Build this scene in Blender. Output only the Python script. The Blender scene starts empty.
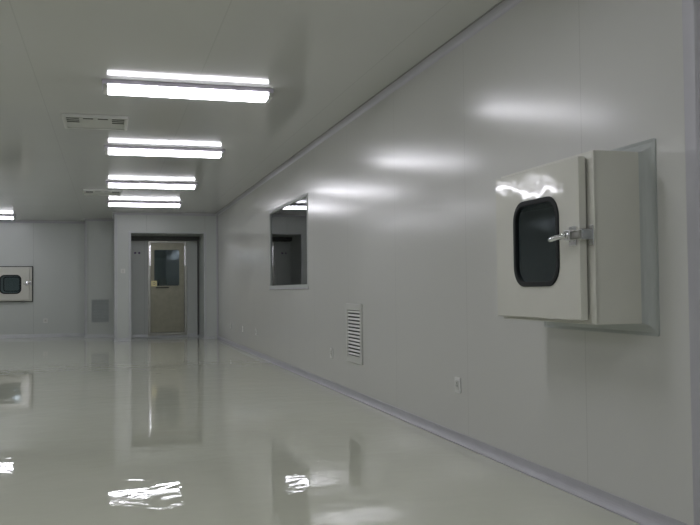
import bpy, bmesh, math, random
from mathutils import Vector, Matrix
random.seed(4)
PI = math.pi
scn = bpy.context.scene
COL = scn.collection
H = 2.6            # room height
W = 2.163          # right wall plane
CAMZ = 0.994

# ------------------------------------------------------------------ materials
def new_mat(name):
    m = bpy.data.materials.new(name); m.use_nodes = True
    nt = m.node_tree
    return m, nt, nt.nodes['Principled BSDF']

def noise(nt, scale, detail=2.0, stretch=(1, 1, 1), dist=0.0):
    tc = nt.nodes.new('ShaderNodeTexCoord'); mp = nt.nodes.new('ShaderNodeMapping')
    mp.inputs['Scale'].default_value = stretch
    nt.links.new(tc.outputs['Object'], mp.inputs['Vector'])
    n = nt.nodes.new('ShaderNodeTexNoise'); n.inputs['Scale'].default_value = scale
    n.inputs['Detail'].default_value = detail; n.inputs['Distortion'].default_value = dist
    nt.links.new(mp.outputs['Vector'], n.inputs['Vector'])
    return n

def simple(name, col, rough=0.5, metal=0.0, var=0.04, nscale=6.0, bump=0.0, bscale=20.0, spec=0.5, coat=0.0):
    m, nt, b = new_mat(name)
    n = noise(nt, nscale, 3)
    r = nt.nodes.new('ShaderNodeValToRGB')
    r.color_ramp.elements[0].position = .3; r.color_ramp.elements[1].position = .7
    r.color_ramp.elements[0].color = tuple(c * (1 - var) for c in col) + (1,)
    r.color_ramp.elements[1].color = tuple(min(1, c * (1 + var)) for c in col) + (1,)
    nt.links.new(n.outputs['Fac'], r.inputs['Fac']); nt.links.new(r.outputs['Color'], b.inputs['Base Color'])
    b.inputs['Roughness'].default_value = rough; b.inputs['Metallic'].default_value = metal
    b.inputs['Specular IOR Level'].default_value = spec
    b.inputs['Coat Weight'].default_value = coat; b.inputs['Coat Roughness'].default_value = .06
    if bump:
        n2 = noise(nt, bscale, 2); bp = nt.nodes.new('ShaderNodeBump')
        bp.inputs['Strength'].default_value = 1.0; bp.inputs['Distance'].default_value = bump
        nt.links.new(n2.outputs['Fac'], bp.inputs['Height']); nt.links.new(bp.outputs['Normal'], b.inputs['Normal'])
    return m

def panel_mat(name, col, axis, period, offset, rough, wid=0.008, spec=0.5, tilt=0.01, dark=0.72, axis2=None):
    """painted sandwich panels: faint dark joints every `period` metres along world axis, each panel leaning a hair differently"""
    m, nt, b = new_mat(name)
    N, L = nt.nodes, nt.links
    geo = N.new('ShaderNodeNewGeometry'); sep = N.new('ShaderNodeSeparateXYZ'); L.new(geo.outputs['Position'], sep.inputs[0])
    def math_(op, a, bb=None):
        n = N.new('ShaderNodeMath'); n.operation = op
        for i, v in enumerate((a, bb)):
            if v is None: continue
            if isinstance(v, (int, float)): n.inputs[i].default_value = v
            else: L.new(v, n.inputs[i])
        return n.outputs[0]
    u = math_('DIVIDE', math_('SUBTRACT', sep.outputs[axis], offset), period)
    fr = math_('ABSOLUTE', math_('SUBTRACT', u, math_('ROUND', u)))
    joint = math_('LESS_THAN', fr, wid / 2 / period)
    idx = math_('FLOOR', u)
    wn = N.new('ShaderNodeTexWhiteNoise'); wn.noise_dimensions = '1D'; L.new(idx, wn.inputs['W'])
    sub = N.new('ShaderNodeVectorMath'); sub.operation = 'SUBTRACT'; L.new(wn.outputs['Color'], sub.inputs[0]); sub.inputs[1].default_value = (.5, .5, .5)
    sc = N.new('ShaderNodeVectorMath'); sc.operation = 'SCALE'; L.new(sub.outputs[0], sc.inputs[0]); sc.inputs['Scale'].default_value = tilt
    n2 = noise(nt, 0.7, 1); bp = N.new('ShaderNodeBump'); bp.inputs['Strength'].default_value = 1; bp.inputs['Distance'].default_value = .004
    L.new(n2.outputs['Fac'], bp.inputs['Height'])
    add = N.new('ShaderNodeVectorMath'); add.operation = 'ADD'; L.new(bp.outputs['Normal'], add.inputs[0]); L.new(sc.outputs[0], add.inputs[1])
    nrm = N.new('ShaderNodeVectorMath'); nrm.operation = 'NORMALIZE'; L.new(add.outputs[0], nrm.inputs[0])
    L.new(nrm.outputs[0], b.inputs['Normal'])
    mx = N.new('ShaderNodeMix'); mx.data_type = 'RGBA'; L.new(joint, mx.inputs['Factor'])
    mx.inputs['A'].default_value = tuple(col) + (1,); mx.inputs['B'].default_value = tuple(c * dark for c in col) + (1,)
    L.new(mx.outputs['Result'], b.inputs['Base Color'])
    b.inputs['Roughness'].default_value = rough; b.inputs['Specular IOR Level'].default_value = spec
    return m

M = {}
M['wall_right'] = panel_mat('painted_panels_right', (.62, .625, .60), 1, 1.38, 3.57, .19, spec=.3, wid=.006, dark=.87)
M['wall_far'] = panel_mat('painted_panels_far', (.56, .59, .57), 0, 1.18, 0.72, .3, wid=.012, dark=.85, tilt=.004)
M['ceiling'] = panel_mat('painted_panels_ceiling', (.62, .625, .60), 0, 1.18, -0.53, .11, wid=.008, dark=.9, tilt=.004, spec=.4)
M['trim'] = simple('lavender_aluminium', (.48, .48, .515), .4, .1, .03)
M['trim_light'] = simple('light_aluminium', (.54, .56, .57), .4, .1, .03)
M['seam'] = simple('dark_joint', (.10, .10, .10), .6)  # also darkens the shaded soffit of the door recess
M['seam_soft'] = simple('soft_joint', (.28, .28, .27), .6)
M['cream'] = simple('cream_enamel', (.66, .66, .60), .06, 0, .015, bump=.0036, bscale=4.2, spec=.7)
M['cream_body'] = simple('cream_enamel_body', (.62, .62, .56), .3, 0, .015, bump=.0006, bscale=6)
M['cove'] = simple('grey_cove', (.46, .49, .475), .5, 0, .02)
M['gasket'] = simple('black_rubber', (.012, .014, .015), .6, spec=.25)  # also blackens the shadow gap round the far pass box
M['chrome'] = simple('chrome', (.72, .72, .74), .16, 1.0, .03)
M['steel'] = simple('brushed_stainless', (.34, .34, .31), .28, .9, .08, nscale=12)
M['steel_leaf'] = simple('brushed_stainless_leaf', (.25, .245, .19), .36, .75, .08, nscale=9)
M['brass'] = simple('brass_plate', (.62, .55, .30), .3, .8, .04)
M['white_plastic'] = simple('white_plastic', (.70, .71, .69), .4)
M['slot'] = simple('slot_shadow', (.05, .055, .05), .7)
M['grille_white'] = simple('white_grille', (.60, .61, .58), .4)
M['grille_grey'] = simple('grey_grille', (.45, .48, .48), .5)
M['housing'] = simple('fixture_housing', (.72, .68, .80), .4)
M['purple'] = simple('violet_lens', (.10, .06, .16), .3)
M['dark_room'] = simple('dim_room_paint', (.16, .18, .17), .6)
M['inner'] = simple('dark_interior', (.38, .42, .42), .5)

# lens and tubes of the lights
def emis(name, col, s):
    m, nt, b = new_mat(name)
    b.inputs['Base Color'].default_value = (.8, .8, .85, 1)
    b.inputs['Emission Color'].default_value = tuple(col) + (1,); b.inputs['Emission Strength'].default_value = s
    n = noise(nt, 3, 1); mr = nt.nodes.new('ShaderNodeMapRange')
    mr.inputs['To Min'].default_value = s * .95; mr.inputs['To Max'].default_value = s * 1.05
    nt.links.new(n.outputs['Fac'], mr.inputs['Value']); nt.links.new(mr.outputs['Result'], b.inputs['Emission Strength'])
    return m
M['lens'] = emis('lit_diffuser', (.94, .93, 1.0), 12.8)

# glazing: strongly reflecting at grazing angles, dark beyond
def glass(name, ior, tint, refl=(.95, .96, .97)):
    m = bpy.data.materials.new(name); m.use_nodes = True; nt = m.node_tree; nt.nodes.clear()
    out = nt.nodes.new('ShaderNodeOutputMaterial'); mx = nt.nodes.new('ShaderNodeMixShader')
    fr = nt.nodes.new('ShaderNodeFresnel'); fr.inputs['IOR'].default_value = ior
    tr = nt.nodes.new('ShaderNodeBsdfTransparent'); tr.inputs['Color'].default_value = tuple(tint) + (1,)
    gl = nt.nodes.new('ShaderNodeBsdfGlossy'); gl.inputs['Roughness'].default_value = .02; gl.inputs['Color'].default_value = tuple(refl) + (1,)
    n = noise(nt, 2, 1); bp = nt.nodes.new('ShaderNodeBump'); bp.inputs['Distance'].default_value = .0004
    nt.links.new(n.outputs['Fac'], bp.inputs['Height']); nt.links.new(bp.outputs['Normal'], gl.inputs['Normal'])
    nt.links.new(fr.outputs[0], mx.inputs[0]); nt.links.new(tr.outputs[0], mx.inputs[1]); nt.links.new(gl.outputs[0], mx.inputs[2])
    nt.links.new(mx.outputs[0], out.inputs['Surface'])
    return m
M['glass'] = glass('window_glass', 2.4, (.6, .66, .64))
M['glass_box'] = glass('passbox_glass', 1.95, (.75, .8, .8), (.75, .88, .95))

# epoxy floor, mirror-like with slow waves
m, nt, b = new_mat('epoxy_floor'); M['floor'] = m
n = noise(nt, .5, 3); r = nt.nodes.new('ShaderNodeValToRGB')
r.color_ramp.elements[0].position = .3; r.color_ramp.elements[1].position = .7
r.color_ramp.elements[0].color = (.60, .615, .51, 1); r.color_ramp.elements[1].color = (.63, .645, .54, 1)
nt.links.new(n.outputs['Fac'], r.inputs['Fac']); nt.links.new(r.outputs['Color'], b.inputs['Base Color'])
b.inputs['Roughness'].default_value = .015; b.inputs['IOR'].default_value = 1.62
n2 = noise(nt, 4.2, 2.0, dist=.4); bp = nt.nodes.new('ShaderNodeBump'); bp.inputs['Strength'].default_value = 1.0; bp.inputs['Distance'].default_value = .0017
nt.links.new(n2.outputs['Fac'], bp.inputs['Height']); nt.links.new(bp.outputs['Normal'], b.inputs['Normal'])

# ------------------------------------------------------------------ mesh helpers
def link(name, bm, mat, parent=None, smooth=False, bevel=0.0, seg=2):
    bmesh.ops.recalc_face_normals(bm, faces=bm.faces)
    me = bpy.data.meshes.new(name); bm.to_mesh(me); bm.free()
    me.materials.append(M[mat] if isinstance(mat, str) else mat)
    o = bpy.data.objects.new(name, me); COL.objects.link(o)
    if parent: o.parent = parent
    if smooth:
        for p in me.polygons: p.use_smooth = True
    if bevel:
        md = o.modifiers.new('bevel', 'BEVEL'); md.width = bevel; md.segments = seg; md.limit_method = 'ANGLE'
    return o

def box(bm, x0, x1, y0, y1, z0, z1):
    v = [bm.verts.new(p) for p in ((x0,y0,z0),(x1,y0,z0),(x1,y1,z0),(x0,y1,z0),(x0,y0,z1),(x1,y0,z1),(x1,y1,z1),(x0,y1,z1))]
    for f in ((0,3,2,1),(4,5,6,7),(0,1,5,4),(1,2,6,5),(2,3,7,6),(3,0,4,7)): bm.faces.new([v[i] for i in f])

def bx(*a):
    bm = bmesh.new(); box(bm, *a); return bm

def rrect(w, h, r, k=6, cx=0, cz=0):
    pts = []
    for sx, sz, a0 in ((1,1,0),(-1,1,90),(-1,-1,180),(1,-1,270)):
        for i in range(k + 1):
            a = math.radians(a0 + 90 * i / k)
            pts.append((cx + sx * (w/2 - r) + r * math.cos(a), cz + sz * (h/2 - r) + r * math.sin(a)))
    return pts

def ring(bm, outer, inner, y0, y1):
    """frame between two matching loops in the x-z plane, from y0 to y1"""
    n = len(outer)
    A = [[bm.verts.new((p[0], y, p[1])) for p in loop] for loop in (outer, inner) for y in (y0, y1)]
    oF, oB, iF, iB = A
    for i in range(n):
        j = (i + 1) % n
        bm.faces.new((oF[i], oF[j], iF[j], iF[i])); bm.faces.new((oB[i], iB[i], iB[j], oB[j]))
        bm.faces.new((oF[i], oB[i], oB[j], oF[j])); bm.faces.new((iF[i], iF[j], iB[j], iB[i]))

def plate(bm, loop, y0, y1):
    a = [bm.verts.new((p[0], y0, p[1])) for p in loop]; b_ = [bm.verts.new((p[0], y1, p[1])) for p in loop]
    bm.faces.new(a); bm.faces.new(b_[::-1]); n = len(loop)
    for i in range(n):
        j = (i + 1) % n; bm.faces.new((a[i], b_[i], b_[j], a[j]))

def tube(bm, pts, rad, seg=12):
    rad = rad if isinstance(rad, (list, tuple)) else [rad] * len(pts)
    P = [Vector(p) for p in pts]; rings = []
    up = Vector((0, 0, 1))
    for i, p in enumerate(P):
        d = (P[min(i+1, len(P)-1)] - P[max(i-1, 0)]).normalized()
        s = d.cross(up)
        if s.length < .1: s = d.cross(Vector((1, 0, 0)))
        s.normalize(); t = s.cross(d).normalized()
        rings.append([bm.verts.new(p + (s * math.cos(2*PI*k/seg) + t * math.sin(2*PI*k/seg)) * rad[i]) for k in range(seg)])
    for a, b_ in zip(rings, rings[1:]):
        for k in range(seg): bm.faces.new((a[k], a[(k+1)%seg], b_[(k+1)%seg], b_[k]))
    bm.faces.new(rings[0][::-1]); bm.faces.new(rings[-1])

def sweep(bm, prof, path, side=1, closed_prof=True):
    """prof: list of (offset into room, height); path: list of (x,y); mitred"""
    n = len(path); rows = []
    for i in range(n):
        p = Vector(path[i]); nn = []
        if i > 0: d = (Vector(path[i]) - Vector(path[i-1])).normalized(); nn.append(Vector((-d.y, d.x)) * side)
        if i < n-1: d = (Vector(path[i+1]) - Vector(path[i])).normalized(); nn.append(Vector((-d.y, d.x)) * side)
        if len(nn) == 2:
            b_ = (nn[0] + nn[1]); b_ = b_ / max(.15, b_.dot(nn[0]))
        else: b_ = nn[0]
        rows.append([bm.verts.new((p.x + b_.x * o, p.y + b_.y * o, z)) for o, z in prof])
    k = len(prof)
    for a, c in zip(rows, rows[1:]):
        for j in range(k if closed_prof else k-1): bm.faces.new((a[j], a[(j+1)%k], c[(j+1)%k], c[j]))
    if closed_prof: bm.faces.new(rows[0][::-1]); bm.faces.new(rows[-1])

def empty(name, loc, rz=0):
    o = bpy.data.objects.new(name, None); COL.objects.link(o); o.location = loc; o.rotation_euler = (0, 0, rz)
    o.empty_display_size = .1
    return o
def tag(o, label, cat, group=None):
    o['label'] = label; o['category'] = cat
    if group: o['group'] = group
    return o
def st(o, label=None, cat=None):
    o['kind'] = 'structure'
    if label: o['label'] = label
    if cat: o['category'] = cat
    return o
def dup(root, loc, rz, label, group=None):
    r_ = root.copy(); COL.objects.link(r_); r_.location = loc; r_.rotation_euler = (0, 0, rz); r_['label'] = label
    if group: r_['group'] = group
    for ch in list(root.children):
        c = ch.copy(); COL.objects.link(c); c.parent = r_
        for g in list(ch.children):
            d = g.copy(); COL.objects.link(d); d.parent = c
    return r_

# ------------------------------------------------------------------ room shell
XL, YB, XR = -4.7, -4.0, 6.0
YC = 2.74            # wall to the right of the corner trim
YP, YD, YV, YF = 17.73, 18.83, 19.4, 20.15   # portal front, door wall, vent wall, far wall
XP, XV = 0.10, -0.505
T = .1
st(link('floor', bx(XL-T, XR+T, YB-T, YF+T, -.15, 0), 'floor'), 'glossy grey green epoxy floor of the whole hall', 'floor')
st(link('ceiling', bx(XL-T, XR+T, YB-T, YF+T, H, H+.12), 'ceiling'), 'grey painted panel ceiling of the whole hall', 'ceiling')

# right wall with the window opening
WY0, WY1, WZ0, WZ1 = 9.40, 11.75, 1.045, 2.08
bm = bmesh.new()
box(bm, W, W+T, YC+.03, WY0, 0, H); box(bm, W, W+T, WY1, YF, 0, H)
box(bm, W, W+T, WY0, WY1, 0, WZ0); box(bm, W, W+T, WY0, WY1, WZ1, H)
st(link('wall_right', bm, 'wall_right'), 'long pale grey panel wall on the right', 'wall')
st(link('wall_near_right', bx(W+.03, XR, YC, YC+T, 0, H), 'wall_right'), 'pale panel wall beyond the rounded corner at the right edge', 'wall')
st(link('wall_left', bx(XL-T, XL, YB, YF, 0, H), 'wall_right'), 'side wall out of view on the left', 'wall')
st(link('wall_behind', bx(XL, XR, YB-T, YB, 0, H), 'wall_far'), 'wall behind the viewpoint', 'wall')
st(link('wall_far_right_side', bx(XR, XR+T, YB, YC, 0, H), 'wall_far'), 'side wall out of view on the right', 'wall')
# far walls
bm = bmesh.new(); box(bm, XL, XV, YF, YF+T, 0, H)
st(link('wall_far_left', bm, 'wall_far'), 'far grey wall with the small pass box', 'wall')
bm = bmesh.new(); box(bm, XV, XP+.05, YV, YF+T, 0, H)
st(link('wall_far_middle', bm, 'wall_far'), 'projecting grey wall bay with the square vent', 'wall')
bm = bmesh.new()
OX0, OX1, OZ = .41, 1.88, 2.185
box(bm, XP, OX0, YP, YV+.05, 0, H); box(bm, OX1, W-.002, YP, YD+.1, 0, H); box(bm, OX0, OX1, YP, YD, OZ, H)
st(link('wall_portal', bm, 'wall_far'), 'projecting grey portal wall around the recessed door', 'wall')
# wall that holds the door at the back of the recess
DX0, DX1, DZ0, DZ1 = .79, 1.62, .05, 2.11
bm = bmesh.new()
box(bm, OX0, DX0, YD, YD+T, 0, OZ+.1); box(bm, DX1, OX1, YD, YD+T, 0, OZ+.1); box(bm, DX0, DX1, YD, YD+T, DZ1, OZ+.1)
box(bm, DX0, DX1, YD, YD+T, 0, DZ0)
st(link('wall_far_door', bm, 'wall_far'), 'grey panels either side of the steel door inside the recess', 'wall')
# dim room beyond the window
bm = bmesh.new()
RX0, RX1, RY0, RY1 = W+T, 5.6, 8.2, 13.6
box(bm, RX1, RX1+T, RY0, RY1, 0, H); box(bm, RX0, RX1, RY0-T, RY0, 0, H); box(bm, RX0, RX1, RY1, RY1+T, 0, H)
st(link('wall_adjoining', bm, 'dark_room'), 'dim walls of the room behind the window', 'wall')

# skirting coves
R_ = .065
def cove(r, z0=0.0, up=1, n=7):
    pts = [(0, z0), (r, z0)] if up == 1 else [(0, z0), (r, z0)]
    arc = []
    for i in range(1, n):
        a = PI/2 * i / n
        arc.append((r - r * math.sin(a), z0 + up * (r - r * math.cos(a))))
    pts += arc + [(0, z0 + up * r)]
    # slim foot so that the profile ends with a visible lip
    return pts
foot = [(0, 0), (.030, 0), (.030, .006)] + [(.028*(1-math.sin(PI/2*i/7))+.004, .006+.058*(1-math.cos(PI/2*i/7))) for i in range(1, 7)] + [(.004, .068), (0, .068)]
def base(name, path, side, lab):
    bm = bmesh.new(); sweep(bm, foot, path, side)
    return st(link(name, bm, 'trim', smooth=False), lab, 'baseboard')
base('baseboard_right', [(W, YC+.03), (W, YP)], 1, 'lavender grey curved skirting along the right wall')
base('baseboard_near_right', [(XR, YC), (W+.04, YC)], 1, 'curved skirting past the corner at the right edge')
def base2(name, path, lab, r=.03):
    pr = [(0, 0), (r, 0), (r*.55, r*.4), (.008, r*1.6), (0, r*1.9)]
    bm = bmesh.new(); sweep(bm, pr, path, 1)
    return st(link(name, bm, 'trim_light'), lab, 'baseboard')
base2('baseboard_far_left', [(XV, YF), (XL, YF)], 'thin pale skirting under the far left wall', .04)
base2('baseboard_far_middle', [(XP, YV), (XV, YV), (XV, YF)], 'thin pale skirting under the vent bay', .04)
base2('baseboard_portal_left', [(OX0, YP), (XP, YP), (XP, YV)], 'pale skirting on the left portal pier', .035)
base2('baseboard_portal_right', [(W-.07, YP), (OX1, YP), (OX1, YD)], 'pale skirting on the right portal pier', .035)
base2('baseboard_far_door', [(DX0-.01, YD), (OX0, YD)], 'skirting left of the steel door', .04)
base2('baseboard_far_door_side', [(OX1, YD), (DX1+.01, YD)], 'skirting right of the steel door', .04)

# ceiling coves
tr = .045
topc = [(0, H), (tr, H)] + [(tr - tr*math.sin(PI/2*i/6), H - (tr - tr*math.cos(PI/2*i/6))) for i in range(1, 6)] + [(0, H-tr)]
tn = [0]
def topcove(path, side, lab, mat='trim'):
    tn[0] += 1
    bm = bmesh.new(); sweep(bm, topc, path, side); st(link('trim_%d' % tn[0], bm, mat), lab, 'trim')
topcove([(W, YC+.03), (W, YP)], 1, 'curved aluminium trim between ceiling and right wall')
topcove([(XV, YF), (XL, YF)], 1, 'ceiling trim over the far left wall')
topcove([(XP, YV), (XV, YV), (XV, YF)], 1, 'ceiling trim over the vent bay')
topcove([(W-.05, YP), (XP, YP), (XP, YV)], 1, 'ceiling trim over the portal wall')
topcove([(XR, YC), (W+.04, YC)], 1, 'ceiling trim beyond the corner at the right edge')
# dark shadow joint under the ceiling of the right wall and of the far walls
bm = bmesh.new(); box(bm, W-.054, W-.044, YC+.03, YP, H-.004, H+.001)
st(link('trim_20', bm, 'seam_soft'), 'dark joint line beside the ceiling trim', 'trim')
# rounded outer corner at the right edge
bm = bmesh.new(); n = 10; cr = .015
pts = [(W + cr - cr*math.cos(PI/2*i/n), YC + cr - cr*math.sin(PI/2*i/n)) for i in range(n+1)]
pts = [(W-.004, YC+.072), (W-.004, YC+cr)] + [(W - .004 + cr - cr*math.cos(PI/2*i/n), YC - .004 + cr - cr*math.sin(PI/2*i/n)) for i in range(1, n)] + [(W+cr, YC-.004), (W+.06, YC-.004), (W+.06, YC+.072)]
lo = [bm.verts.new((x, y, 0)) for x, y in pts]; hi = [bm.verts.new((x, y, H)) for x, y in pts]
bm.faces.new(lo); bm.faces.new(hi[::-1])
for i in range(len(pts)):
    j = (i+1) % len(pts); bm.faces.new((lo[i], lo[j], hi[j], hi[i]))
st(link('trim_21', bm, 'trim'), 'rounded lavender grey vertical corner trim at the right edge', 'trim')
bm = bmesh.new(); box(bm, W+.06, W+.068, YC-.003, YC+.01, 0, H)
st(link('trim_22', bm, 'seam'), 'dark vertical joint behind the rounded corner trim', 'trim')
# inner corner between right wall and portal, portal opening trims
k = 23
def vtrim(x0, x1, y0, y1, z0, z1, mat, lab):
    global k
    st(link('trim_%d' % k, bx(x0, x1, y0, y1, z0, z1), mat, bevel=.004), lab, 'trim'); k += 1
vtrim(W-.03, W-.001, YP-.03, YP, .03, H-.03, 'trim', 'vertical inner corner trim where the portal meets the right wall')
vtrim(OX0-.045, OX0+.006, YP-.012, YP+.04, 0, OZ+.0, 'trim_light', 'pale vertical edging on the left of the portal opening')
vtrim(OX1-.006, OX1+.045, YP-.012, YP+.04, 0, OZ+.0, 'trim_light', 'pale vertical edging on the right of the portal opening')
vtrim(OX0-.045, OX1+.045, YP-.012, YP+.04, OZ, OZ+.035, 'trim_light', 'pale edging over the portal opening')
vtrim(XP-.012, XP+.045, YP-.012, YP+.04, 0, H-.03, 'trim_light', 'pale vertical edging on the outer left of the portal')
vtrim(XP-.02, XP+.003, YP+.04, YP+.2, 0, H-.03, 'trim', 'grey side edging of the portal')
vtrim(XV-.01, XV+.03, YV-.01, YV+.03, 0, H-.03, 'trim_light', 'pale vertical edging on the vent bay corner')
vtrim(XV-.045, XV-.012, YF-.03, YF-.002, .03, H-.03, 'trim', 'grey vertical trim in the corner beside the vent bay')
vtrim(OX1-.035, OX1-.001, YD-.03, YD-.001, .03, OZ-.002, 'seam', 'dark corner joint inside the door recess')
vtrim(OX0+.01, OX1-.01, YD-.22, YD-.001, OZ-.09, OZ-.002, 'seam', 'dark track band above the recessed door')  # dark box stands for the unlit soffit of the recess

# ------------------------------------------------------------------ window in the right wall
win = empty('window_1', (W, (WY0+WY1)/2, WZ0), -PI/2)
st(win, 'fixed glazed window in the right wall mirroring the door and lights', 'window')
ww, wh = WY1-WY0, WZ1-WZ0
bm = bmesh.new(); ring(bm, rrect(ww+.03, wh+.05, .006, 2, 0, wh/2), rrect(ww-.03, wh-.03, .006, 2, 0, wh/2), -.006, .07)
link('window_frame', bm, 'cove', win, bevel=.003)
link('window_pane', bx(-ww/2+.01, ww/2-.01, .010, .014, .01, wh-.01), 'glass', win)
link('window_sill', bx(-ww/2-.03, ww/2+.03, -.012, .0, -.038, -.02), 'trim', win, bevel=.004)
# a dark cabinet-height partition inside the room behind it
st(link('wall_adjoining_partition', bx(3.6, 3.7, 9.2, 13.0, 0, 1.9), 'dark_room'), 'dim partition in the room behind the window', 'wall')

# ------------------------------------------------------------------ recessed steel door
d = empty('door_1', ((DX0+DX1)/2, YD, DZ0))
st(d, 'stainless steel door with tall dark window inside the recess', 'door')
dw, dh = DX1-DX0, DZ1-DZ0
bm = bmesh.new(); ring(bm, rrect(dw, dh, .006, 2, 0, dh/2), rrect(dw-.11, dh-.11, .006, 2, 0, dh/2), -.03, .06)
link('door_frame', bm, 'steel', d, bevel=.006)
lw, lh = dw-.12, dh-.12; lz = dh/2
vx, vz, vw, vh = -.015, 1.46, .55, .80
bm = bmesh.new()
ring(bm, rrect(lw, lh, .004, 3, 0, lz), rrect(vw, vh, .03, 3, vx, vz), .0, .045)
leaf = link('door_leaf', bm, 'steel_leaf', d, bevel=.003)
bm = bmesh.new(); ring(bm, rrect(vw+.06, vh+.05, .04, 4, vx, vz), rrect(vw-.02, vh-.02, .03, 4, vx, vz), -.008, .004)
link('vision_frame', bm, 'steel_leaf', leaf, bevel=.003)
bm = bmesh.new(); plate(bm, rrect(vw-.01, vh-.01, .03, 4, vx, vz), .015, .02)
link('vision_glass', bm, 'glass_box', leaf)
link('back_blind', bx(-lw/2, lw/2, .05, .055, .08, lh), 'gasket', d)
bm = bmesh.new(); ring(bm, rrect(lw-.06, .9, .01, 3, 0, .53), rrect(lw-.10, .86, .01, 3, 0, .53), -.006, .002)
link('lower_moulding', bm, 'steel_leaf', leaf, bevel=.002)
bm = bmesh.new(); ring(bm, rrect(.12, .12, .01, 3, -.285, 1.12), rrect(.05, .05, .008, 3, -.285, 1.12), -.014, .002)
lk = link('lock_plate', bm, 'brass', leaf, bevel=.002)
bm = bmesh.new(); tube(bm, [(-.285, .0, 1.12), (-.285, -.03, 1.12)], .018); link('lock_cylinder', bm, 'brass', leaf, smooth=False)
bm = bmesh.new(); tube(bm, [(-.24, 0, 1.03), (-.24, -.05, 1.03), (-.22, -.06, 1.03), (0, -.06, 1.03), (.02, -.05, 1.03), (.02, 0, 1.03)], .011, 10)
link('door_handle', bm, 'gasket', leaf, smooth=True)
link('threshold', bx(-dw/2-.02, dw/2+.02, -.07, .0, -.048, -.01), 'trim_light', d, bevel=.006)
for s in (-1, 1):   # chrome strips added for the bright vertical reflections at the head of the frame
    link('jamb_guard', bx(s*(dw/2-.045)-.02, s*(dw/2-.045)+.02, -.045, -.028, 1.5, 1.94), 'chrome', d, bevel=.004)
bm = bmesh.new(); box(bm, -.16, .16, -.06, -.03, dh-.055, dh-.015); box(bm, .05, .10, -.075, -.058, dh-.05, dh-.02)
link('door_closer', bm, 'steel', d, bevel=.005)

# ------------------------------------------------------------------ fluorescent lights
FL = 1.27
def make_light():
    r = empty('fluorescent_light', (0, 0, H))
    bm = bmesh.new(); box(bm, -FL/2-.02, FL/2+.02, -.118, .118, -.033, -.001); link('housing', bm, 'housing', r, bevel=.005)
    # wrap-around lens, rounded lower edges
    pr = [(-.105, -.033), (-.11, -.05), (-.098, -.066), (-.07, -.077), (.07, -.077), (.098, -.066), (.11, -.05), (.105, -.033)]
    bm = bmesh.new(); a = [bm.verts.new((-FL/2+.02, y, z)) for y, z in pr]; b_ = [bm.verts.new((FL/2-.02, y, z)) for y, z in pr]
    for i in range(len(pr)):
        j = (i+1) % len(pr); bm.faces.new((a[i], a[j], b_[j], b_[i]))
    bm.faces.new(a); bm.faces.new(b_[::-1])
    link('diffuser', bm, 'lens', r)
    for s in (-1, 1):
        bm = bmesh.new(); q = [(y*1.03, z - (.003 if z < -.04 else 0)) for y, z in pr]
        xa, xb = s*(FL/2-.02), s*(FL/2+.012)
        a = [bm.verts.new((xa, y, z)) for y, z in q]; b_ = [bm.verts.new((xb, y*.9, z*.97)) for y, z in q]
        for i in range(len(q)):
            j = (i+1) % len(q); bm.faces.new((a[i], a[j], b_[j], b_[i]))
        bm.faces.new(a); bm.faces.new(b_[::-1]); link('end_cap', bm, 'white_plastic', r, bevel=.003)
    return r
G = 'ceiling fluorescent lights'
MX = .60
light = make_light(); light.location = (MX, 6.72, H)
tag(light, 'nearest and largest of the four lit fluorescent fixtures in the ceiling row', 'ceiling light', G)
for y, lab in ((9.70, 'second nearest lit fluorescent fixture in the ceiling row, just beyond the slotted air diffuser'),
               (12.80, 'third lit fluorescent fixture of the ceiling row, between the second one and the farthest'),
               (15.62, 'farthest lit fluorescent fixture of the row, right before the portal wall')):
    dup(light, (MX, y, H), 0, lab, G)
dup(light, (-2.53, 18.75, H), 0, 'lone lit fluorescent fixture at the far left, above the small pass box', G)
for x, ys in ((MX, (3.7, .7, -2.3)), (-2.53, (15.4, 12.1, 9.1, 6.1, 3.1, .1, -2.8)), (4.2, (1.2, -2.0))):
    for y in ys:
        dup(light, (x, y, H), 0, 'lit fluorescent ceiling fixture outside the picture', 'ceiling lights outside the picture')

# ------------------------------------------------------------------ ceiling air diffusers
def make_diff():
    r = empty('air_diffuser', (0, 0, H)); s = .29
    # frame lies in x-y, dropping from the ceiling
    bm = bmesh.new()
    def ringz(o, i_, z0, z1):
        box(bm, -o, o, -o, -i_, z0, z1); box(bm, -o, o, i_, o, z0, z1); box(bm, -o, -i_, -i_, i_, z0, z1); box(bm, i_, o, -i_, i_, z0, z1)
    ringz(s, s-.03, -.03, -.001); link('frame', bm, 'grille_white', r, bevel=.004)
    link('face_plate', bx(-s+.03, s-.03, -s+.03, s-.03, -.02, -.004), 'grille_white', r)
    for j in range(3):                         # three slots at each end, two along each long edge
        for sx in (-1, 1):
            y = -.19 + .085*j if True else 0
            link('slot', bx(sx*.2-.055, sx*.2+.055, y-.013, y+.013, -.024, -.0195), 'slot', r)
    for sx in (-1, 1):
        for y in (-.19,): link('slot', bx(sx*.065-.045, sx*.065+.045, y-.013, y+.013, -.024, -.0195), 'slot', r)
    return r
dfu = make_diff(); dfu.location = (-.125, 8.25, H)
tag(dfu, 'near square white ceiling air diffuser with dark slots, left of the fixtures', 'air diffuser', 'ceiling air diffusers')
dup(dfu, (-.11, 14.05, H), 0, 'far ceiling air diffuser seen almost edge on, above the vent bay', 'ceiling air diffusers')

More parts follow.
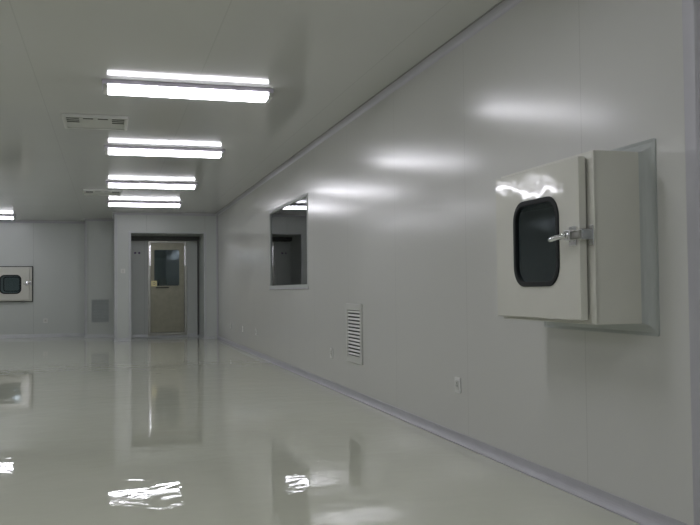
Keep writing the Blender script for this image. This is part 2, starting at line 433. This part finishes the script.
# ------------------------------------------------------------------ wall grilles
def make_grille(name, w, h, mx, mz, nslat, mat_f, mat_s, back='slot', inset=.0):
    r = empty(name, (0, 0, 0))
    bm = bmesh.new(); ring(bm, rrect(w, h, .004, 2, 0, h/2), rrect(w-2*mx, h-2*mz, .003, 2, 0, h/2), -.014, -.001); link('frame', bm, mat_f, r, bevel=.003)
    link('backing', bx(-w/2+mx, w/2-mx, -.003, -.001, mz, h-mz), back, r)
    hh = h-2*mz; p = hh/nslat
    for i in range(nslat):
        z = mz + p*(i+.5)
        bm = bmesh.new(); a = w/2-mx
        v = [bm.verts.new(q) for q in ((-a, -.004, z+.2*p), (a, -.004, z+.2*p), (a, -.014, z-.22*p), (-a, -.014, z-.22*p),
                                       (-a, -.004, z+.34*p), (a, -.004, z+.34*p), (a, -.015, z-.10*p), (-a, -.015, z-.10*p))]
        for f in ((0,3,2,1),(4,5,6,7),(0,1,5,4),(1,2,6,5),(2,3,7,6),(3,0,4,7)): bm.faces.new([v[q] for q in f])
        link('slat', bm, mat_s, r)
    return r
g = make_grille('air_grille', .51, .54, .05, .06, 13, 'grille_white', 'grille_white')
g.location = (W, 7.5, .325); g.rotation_euler = (0, 0, -PI/2)
tag(g, 'tall white louvred return air grille low on the right wall', 'air grille')
g2 = make_grille('air_grille', .37, .50, .018, .018, 14, 'grille_grey', 'grille_grey', 'inner')
g2.location = (-.205, YV, .335)
tag(g2, 'small grey return air grille low on the far bay left of the door portal', 'air grille')

# ------------------------------------------------------------------ sockets and switches
def make_socket(name, w=.088, h=.10):
    r = empty(name, (0, 0, 0))
    bm = bmesh.new(); plate(bm, rrect(w, h, .008, 3), -.010, -.0005); link('cover_plate', bm, 'white_plastic', r, bevel=.003)
    bm = bmesh.new(); plate(bm, rrect(w*.62, h*.6, .006, 3), -.0125, -.009); f = link('insert', bm, 'grille_white', r, bevel=.001)
    for x, z in ((-.009, -.004), (.009, -.004), (0, .013)): link('contact_slot', bx(x-.002, x+.002, -.0135, -.0115, z-.006, z+.006), 'slot', f)
    return r
s0 = make_socket('wall_socket'); s0.location = (W, 5.10, .372); s0.rotation_euler = (0, 0, -PI/2)
GS = 'sockets low on the walls'
tag(s0, 'nearest white wall socket, low on the right wall between grille and big pass box', 'socket', GS)
for y, z, lab in ((8.34, .355, 'white wall socket just left of the louvred grille on the right wall'),
                  (12.95, .36, 'far white wall socket under the window, rightmost of three in a row'),
                  (14.32, .35, 'far white wall socket on the right wall, middle of three in a row'),
                  (15.8, .352, 'farthest small white wall socket on the right wall beside the portal corner')):
    dup(s0, (W, y, z), -PI/2, lab, GS)
dup(s0, (-1.385, YF, .37), 0, 'tiny white wall socket on the far wall right of the small pass box', GS)
sw = empty('light_switch', (.256, YP, 1.417))
bm = bmesh.new(); plate(bm, rrect(.088, .088, .008, 3), -.010, -.0005); link('cover_plate', bm, 'white_plastic', sw, bevel=.003)
link('rocker', bx(-.02, .02, -.016, -.009, -.03, .03), 'grille_white', sw, bevel=.003)
tag(sw, 'square white switch on the left pier of the door portal', 'switch')
for x, lab in ((.525, 'left one of two small dark violet indicator lamps left of the steel door'), (.61, 'right one of two small dark violet indicator lamps, nearer the steel door')):
    e = empty('indicator_lamp', (x, YD, 1.83))
    bm = bmesh.new(); tube(bm, [(0, -.0005, 0), (0, -.012, 0)], .030, 16); link('bezel', bm, 'trim_light', e)
    bm = bmesh.new(); tube(bm, [(0, -.011, 0), (0, -.024, 0), (0, -.03, 0)], [.023, .021, .012], 16); link('lens', bm, 'purple', e)
    tag(e, lab, 'indicator lamp', 'door indicator lamps')

# ------------------------------------------------------------------ pass boxes
def make_passbox(bw, bh, depth, dwid, dhei, dz, dshift, vw, vh, vr, vxo, vzo, covew, thick=.034, lv=.72):
    """local: x along the wall (to the right seen from the room), -y out of the wall, z up from the body's bottom"""
    r = empty('pass_box', (0, 0, 0)); cz = bh/2
    bm = bmesh.new()
    ring(bm, rrect(bw, bh, .004, 3, 0, cz), rrect(bw-.04, bh-.04, .004, 3, 0, cz), -depth+.006, -.001)
    ring(bm, rrect(bw, bh, .004, 3, 0, cz), rrect(bw-.2, bh-.2, .02, 3, 0, cz), -depth, -depth+.012)
    body = link('body', bm, 'cream_body', r, bevel=.003)
    bm = bmesh.new(); box(bm, -bw/2+.02, bw/2-.02, -.02, -.002, .02, bh-.02); link('inner_back', bm, 'inner', body)
    # inner window on the opposite door, seen through the glass
    bm = bmesh.new(); ring(bm, rrect(vw*.8, vh*.8, .05, 5, 0, cz), rrect(vw*.7, vh*.7, .04, 5, 0, cz), -.028, -.02); link('far_gasket', bm, 'gasket', body)
    if covew:
        # concave cove all round between body and wall
        n = 6; loops = []
        for i in range(n+1):
            a = PI/2*i/n; o = covew*(1-math.sin(a)); y = covew*(1-math.cos(a))
            loops.append([(p[0], -y, p[1]) for p in rrect(bw+2*o, bh+2*o, .004+o*.15, 3, 0, cz)])
        lip = [(p[0], -.006, p[1]) for p in rrect(bw+2*covew+.002, bh+2*covew+.002, .01, 3, 0, cz)]
        wallp = [(p[0], -.0005, p[1]) for p in rrect(bw+2*covew+.002, bh+2*covew+.002, .01, 3, 0, cz)]
        bm = bmesh.new(); L = [[bm.verts.new(p) for p in lp] for lp in [wallp, lip] + loops[1:]]
        for a, c in zip(L, L[1:]):
            for i in range(len(a)):
                j = (i+1) % len(a); bm.faces.new((a[i], a[j], c[j], c[i]))
        link('cove_trim', bm, 'cove', r)
    yf = -depth-.008-thick
    bm = bmesh.new(); ring(bm, rrect(dwid, dhei, .003, 6, dshift, dz+dhei/2), rrect(vw, vh, vr, 6, vxo, vzo), yf, yf+thick)
    door = link('door', bm, 'cream', r, bevel=.004)
    bm = bmesh.new(); ring(bm, rrect(vw+.012, vh+.012, vr+.006, 8, vxo, vzo), rrect(vw-.034, vh-.034, vr-.016, 8, vxo, vzo), yf-.007, yf+.01)
    link('window_gasket', bm, 'gasket', door, bevel=.003)
    bm = bmesh.new(); plate(bm, rrect(vw-.03, vh-.03, vr-.015, 8, vxo, vzo), yf+.004, yf+.008); link('window_pane', bm, 'glass_box', door)
    bm = bmesh.new(); ring(bm, rrect(dwid-.03, dhei-.03, .01, 3, dshift, dz+dhei/2), rrect(dwid-.06, dhei-.06, .01, 3, dshift, dz+dhei/2), yf+thick-.001, -depth+.001)
    link('door_seal', bm, 'gasket', door)
    # hinges on the left edge
    for zz in (dz+dhei*.24, dz+dhei*.79):
        bm = bmesh.new(); x = dshift-dwid/2-.012
        tube(bm, [(x, yf+thick*.6, zz-.035), (x, yf+thick*.6, zz+.035)], .009, 12)
        box(bm, x, x+.012, yf+thick*.5, yf+thick+.006, zz-.033, zz+.033)
        link('hinge', bm, 'chrome', r)
    # latch: lever, base plate and keeper
    lx = dshift+dwid/2+.008; lz = dz+dhei*.515
    bm = bmesh.new(); box(bm, lx-.082, lx-.030, yf-.008, yf, lz-.042, lz+.042); bp_ = link('latch_plate', bm, 'chrome', door, bevel=.004)
    bm = bmesh.new(); box(bm, lx-.074, lx-.034, yf-.034, yf-.006, lz-.018, lz+.026); tube(bm, [(lx-.054, yf-.03, lz+.004), (lx-.054, yf-.042, lz+.004)], .017, 14)
    link('latch_body', bm, 'chrome', door, bevel=.003)
    bm = bmesh.new()
    tube(bm, [(lx-.054, yf-.034, lz+.004), (lx-.054-0.036*lv, yf-.040, lz), (lx-.054-0.076*lv, yf-.044, lz-.002), (lx-.054-0.121*lv, yf-.046, lz-.006), (lx-.054-0.151*lv, yf-.046, lz-.009), (lx-.054-0.158*lv, yf-.046, lz-.009)],
         [.015, .011, .012, .013, .014, .008], 14)
    link('latch_lever', bm, 'chrome', door, smooth=True)
    bm = bmesh.new(); box(bm, lx-.036, lx+.022, yf-.020, yf-.004, lz-.014, lz+.022)
    link('latch_bolt', bm, 'steel', door, bevel=.004)
    bm = bmesh.new(); box(bm, lx+.004, lx+.030, yf-.012, -depth, lz-.018, lz+.026); box(bm, lx+.002, lx+.034, -depth-.005, -depth, lz-.040, lz+.044)
    link('latch_keeper', bm, 'chrome', r, bevel=.003)
    return r
# big one: door spans Y 3.93..3.13
pb = make_passbox(.85, .714, .262, .78, .677, .017, -.012, .41, .385, .09, .005, .357, .05)
pb.location = (W, 3.475, .841); pb.rotation_euler = (0, 0, -PI/2)
tag(pb, 'large cream pass box with chrome latch projecting from the right wall', 'pass box', 'pass boxes')
pb2 = make_passbox(.85, .76, .05, .78, .70, .03, -.02, .44, .41, .10, -.02, .375, .0, thick=.03, lv=.45)
pb2.location = (-2.09, YF, .812)
tag(pb2, 'small looking distant pass box on the far left wall, cut by the picture edge', 'pass box', 'pass boxes')
bm = bmesh.new(); ring(bm, rrect(.885, .795, .01, 2, 0, .38), rrect(.845, .755, .01, 2, 0, .38), -.02, -.0005); link('edge_seal', bm, 'gasket', pb2)  # black ring drawn as the shadow gap round the body

# ------------------------------------------------------------------ world, camera
w = bpy.data.worlds.new('world'); scn.world = w; w.use_nodes = True
w.node_tree.nodes['Background'].inputs[0].default_value = (.05, .05, .055, 1)
cam = bpy.data.cameras.new('camera'); co = bpy.data.objects.new('camera', cam); COL.objects.link(co)
cam.sensor_fit = 'HORIZONTAL'; cam.sensor_width = 36; cam.lens = 848.76 / 700 * 36; cam.clip_start = .05; cam.clip_end = 100
yaw, pit, rol = .2759, .032, -.0102
F = Vector((math.sin(yaw)*math.cos(pit), math.cos(yaw)*math.cos(pit), math.sin(pit)))
R0 = Vector((math.cos(yaw), -math.sin(yaw), 0)); U0 = R0.cross(F)
R = R0*math.cos(rol) + U0*math.sin(rol); U = -R0*math.sin(rol) + U0*math.cos(rol)
mw = Matrix(((R.x, U.x, -F.x, 0), (R.y, U.y, -F.y, 0), (R.z, U.z, -F.z, CAMZ), (0, 0, 0, 1)))
co.matrix_world = mw
scn.camera = co

scn.view_settings.view_transform = 'Standard'; scn.view_settings.look = 'None'
scn.view_settings.exposure = 0.0
scn.cycles.use_denoising = True
scn.cycles.max_bounces = 8; scn.cycles.diffuse_bounces = 5; scn.cycles.glossy_bounces = 4
scn.cycles.sample_clamp_indirect = 6
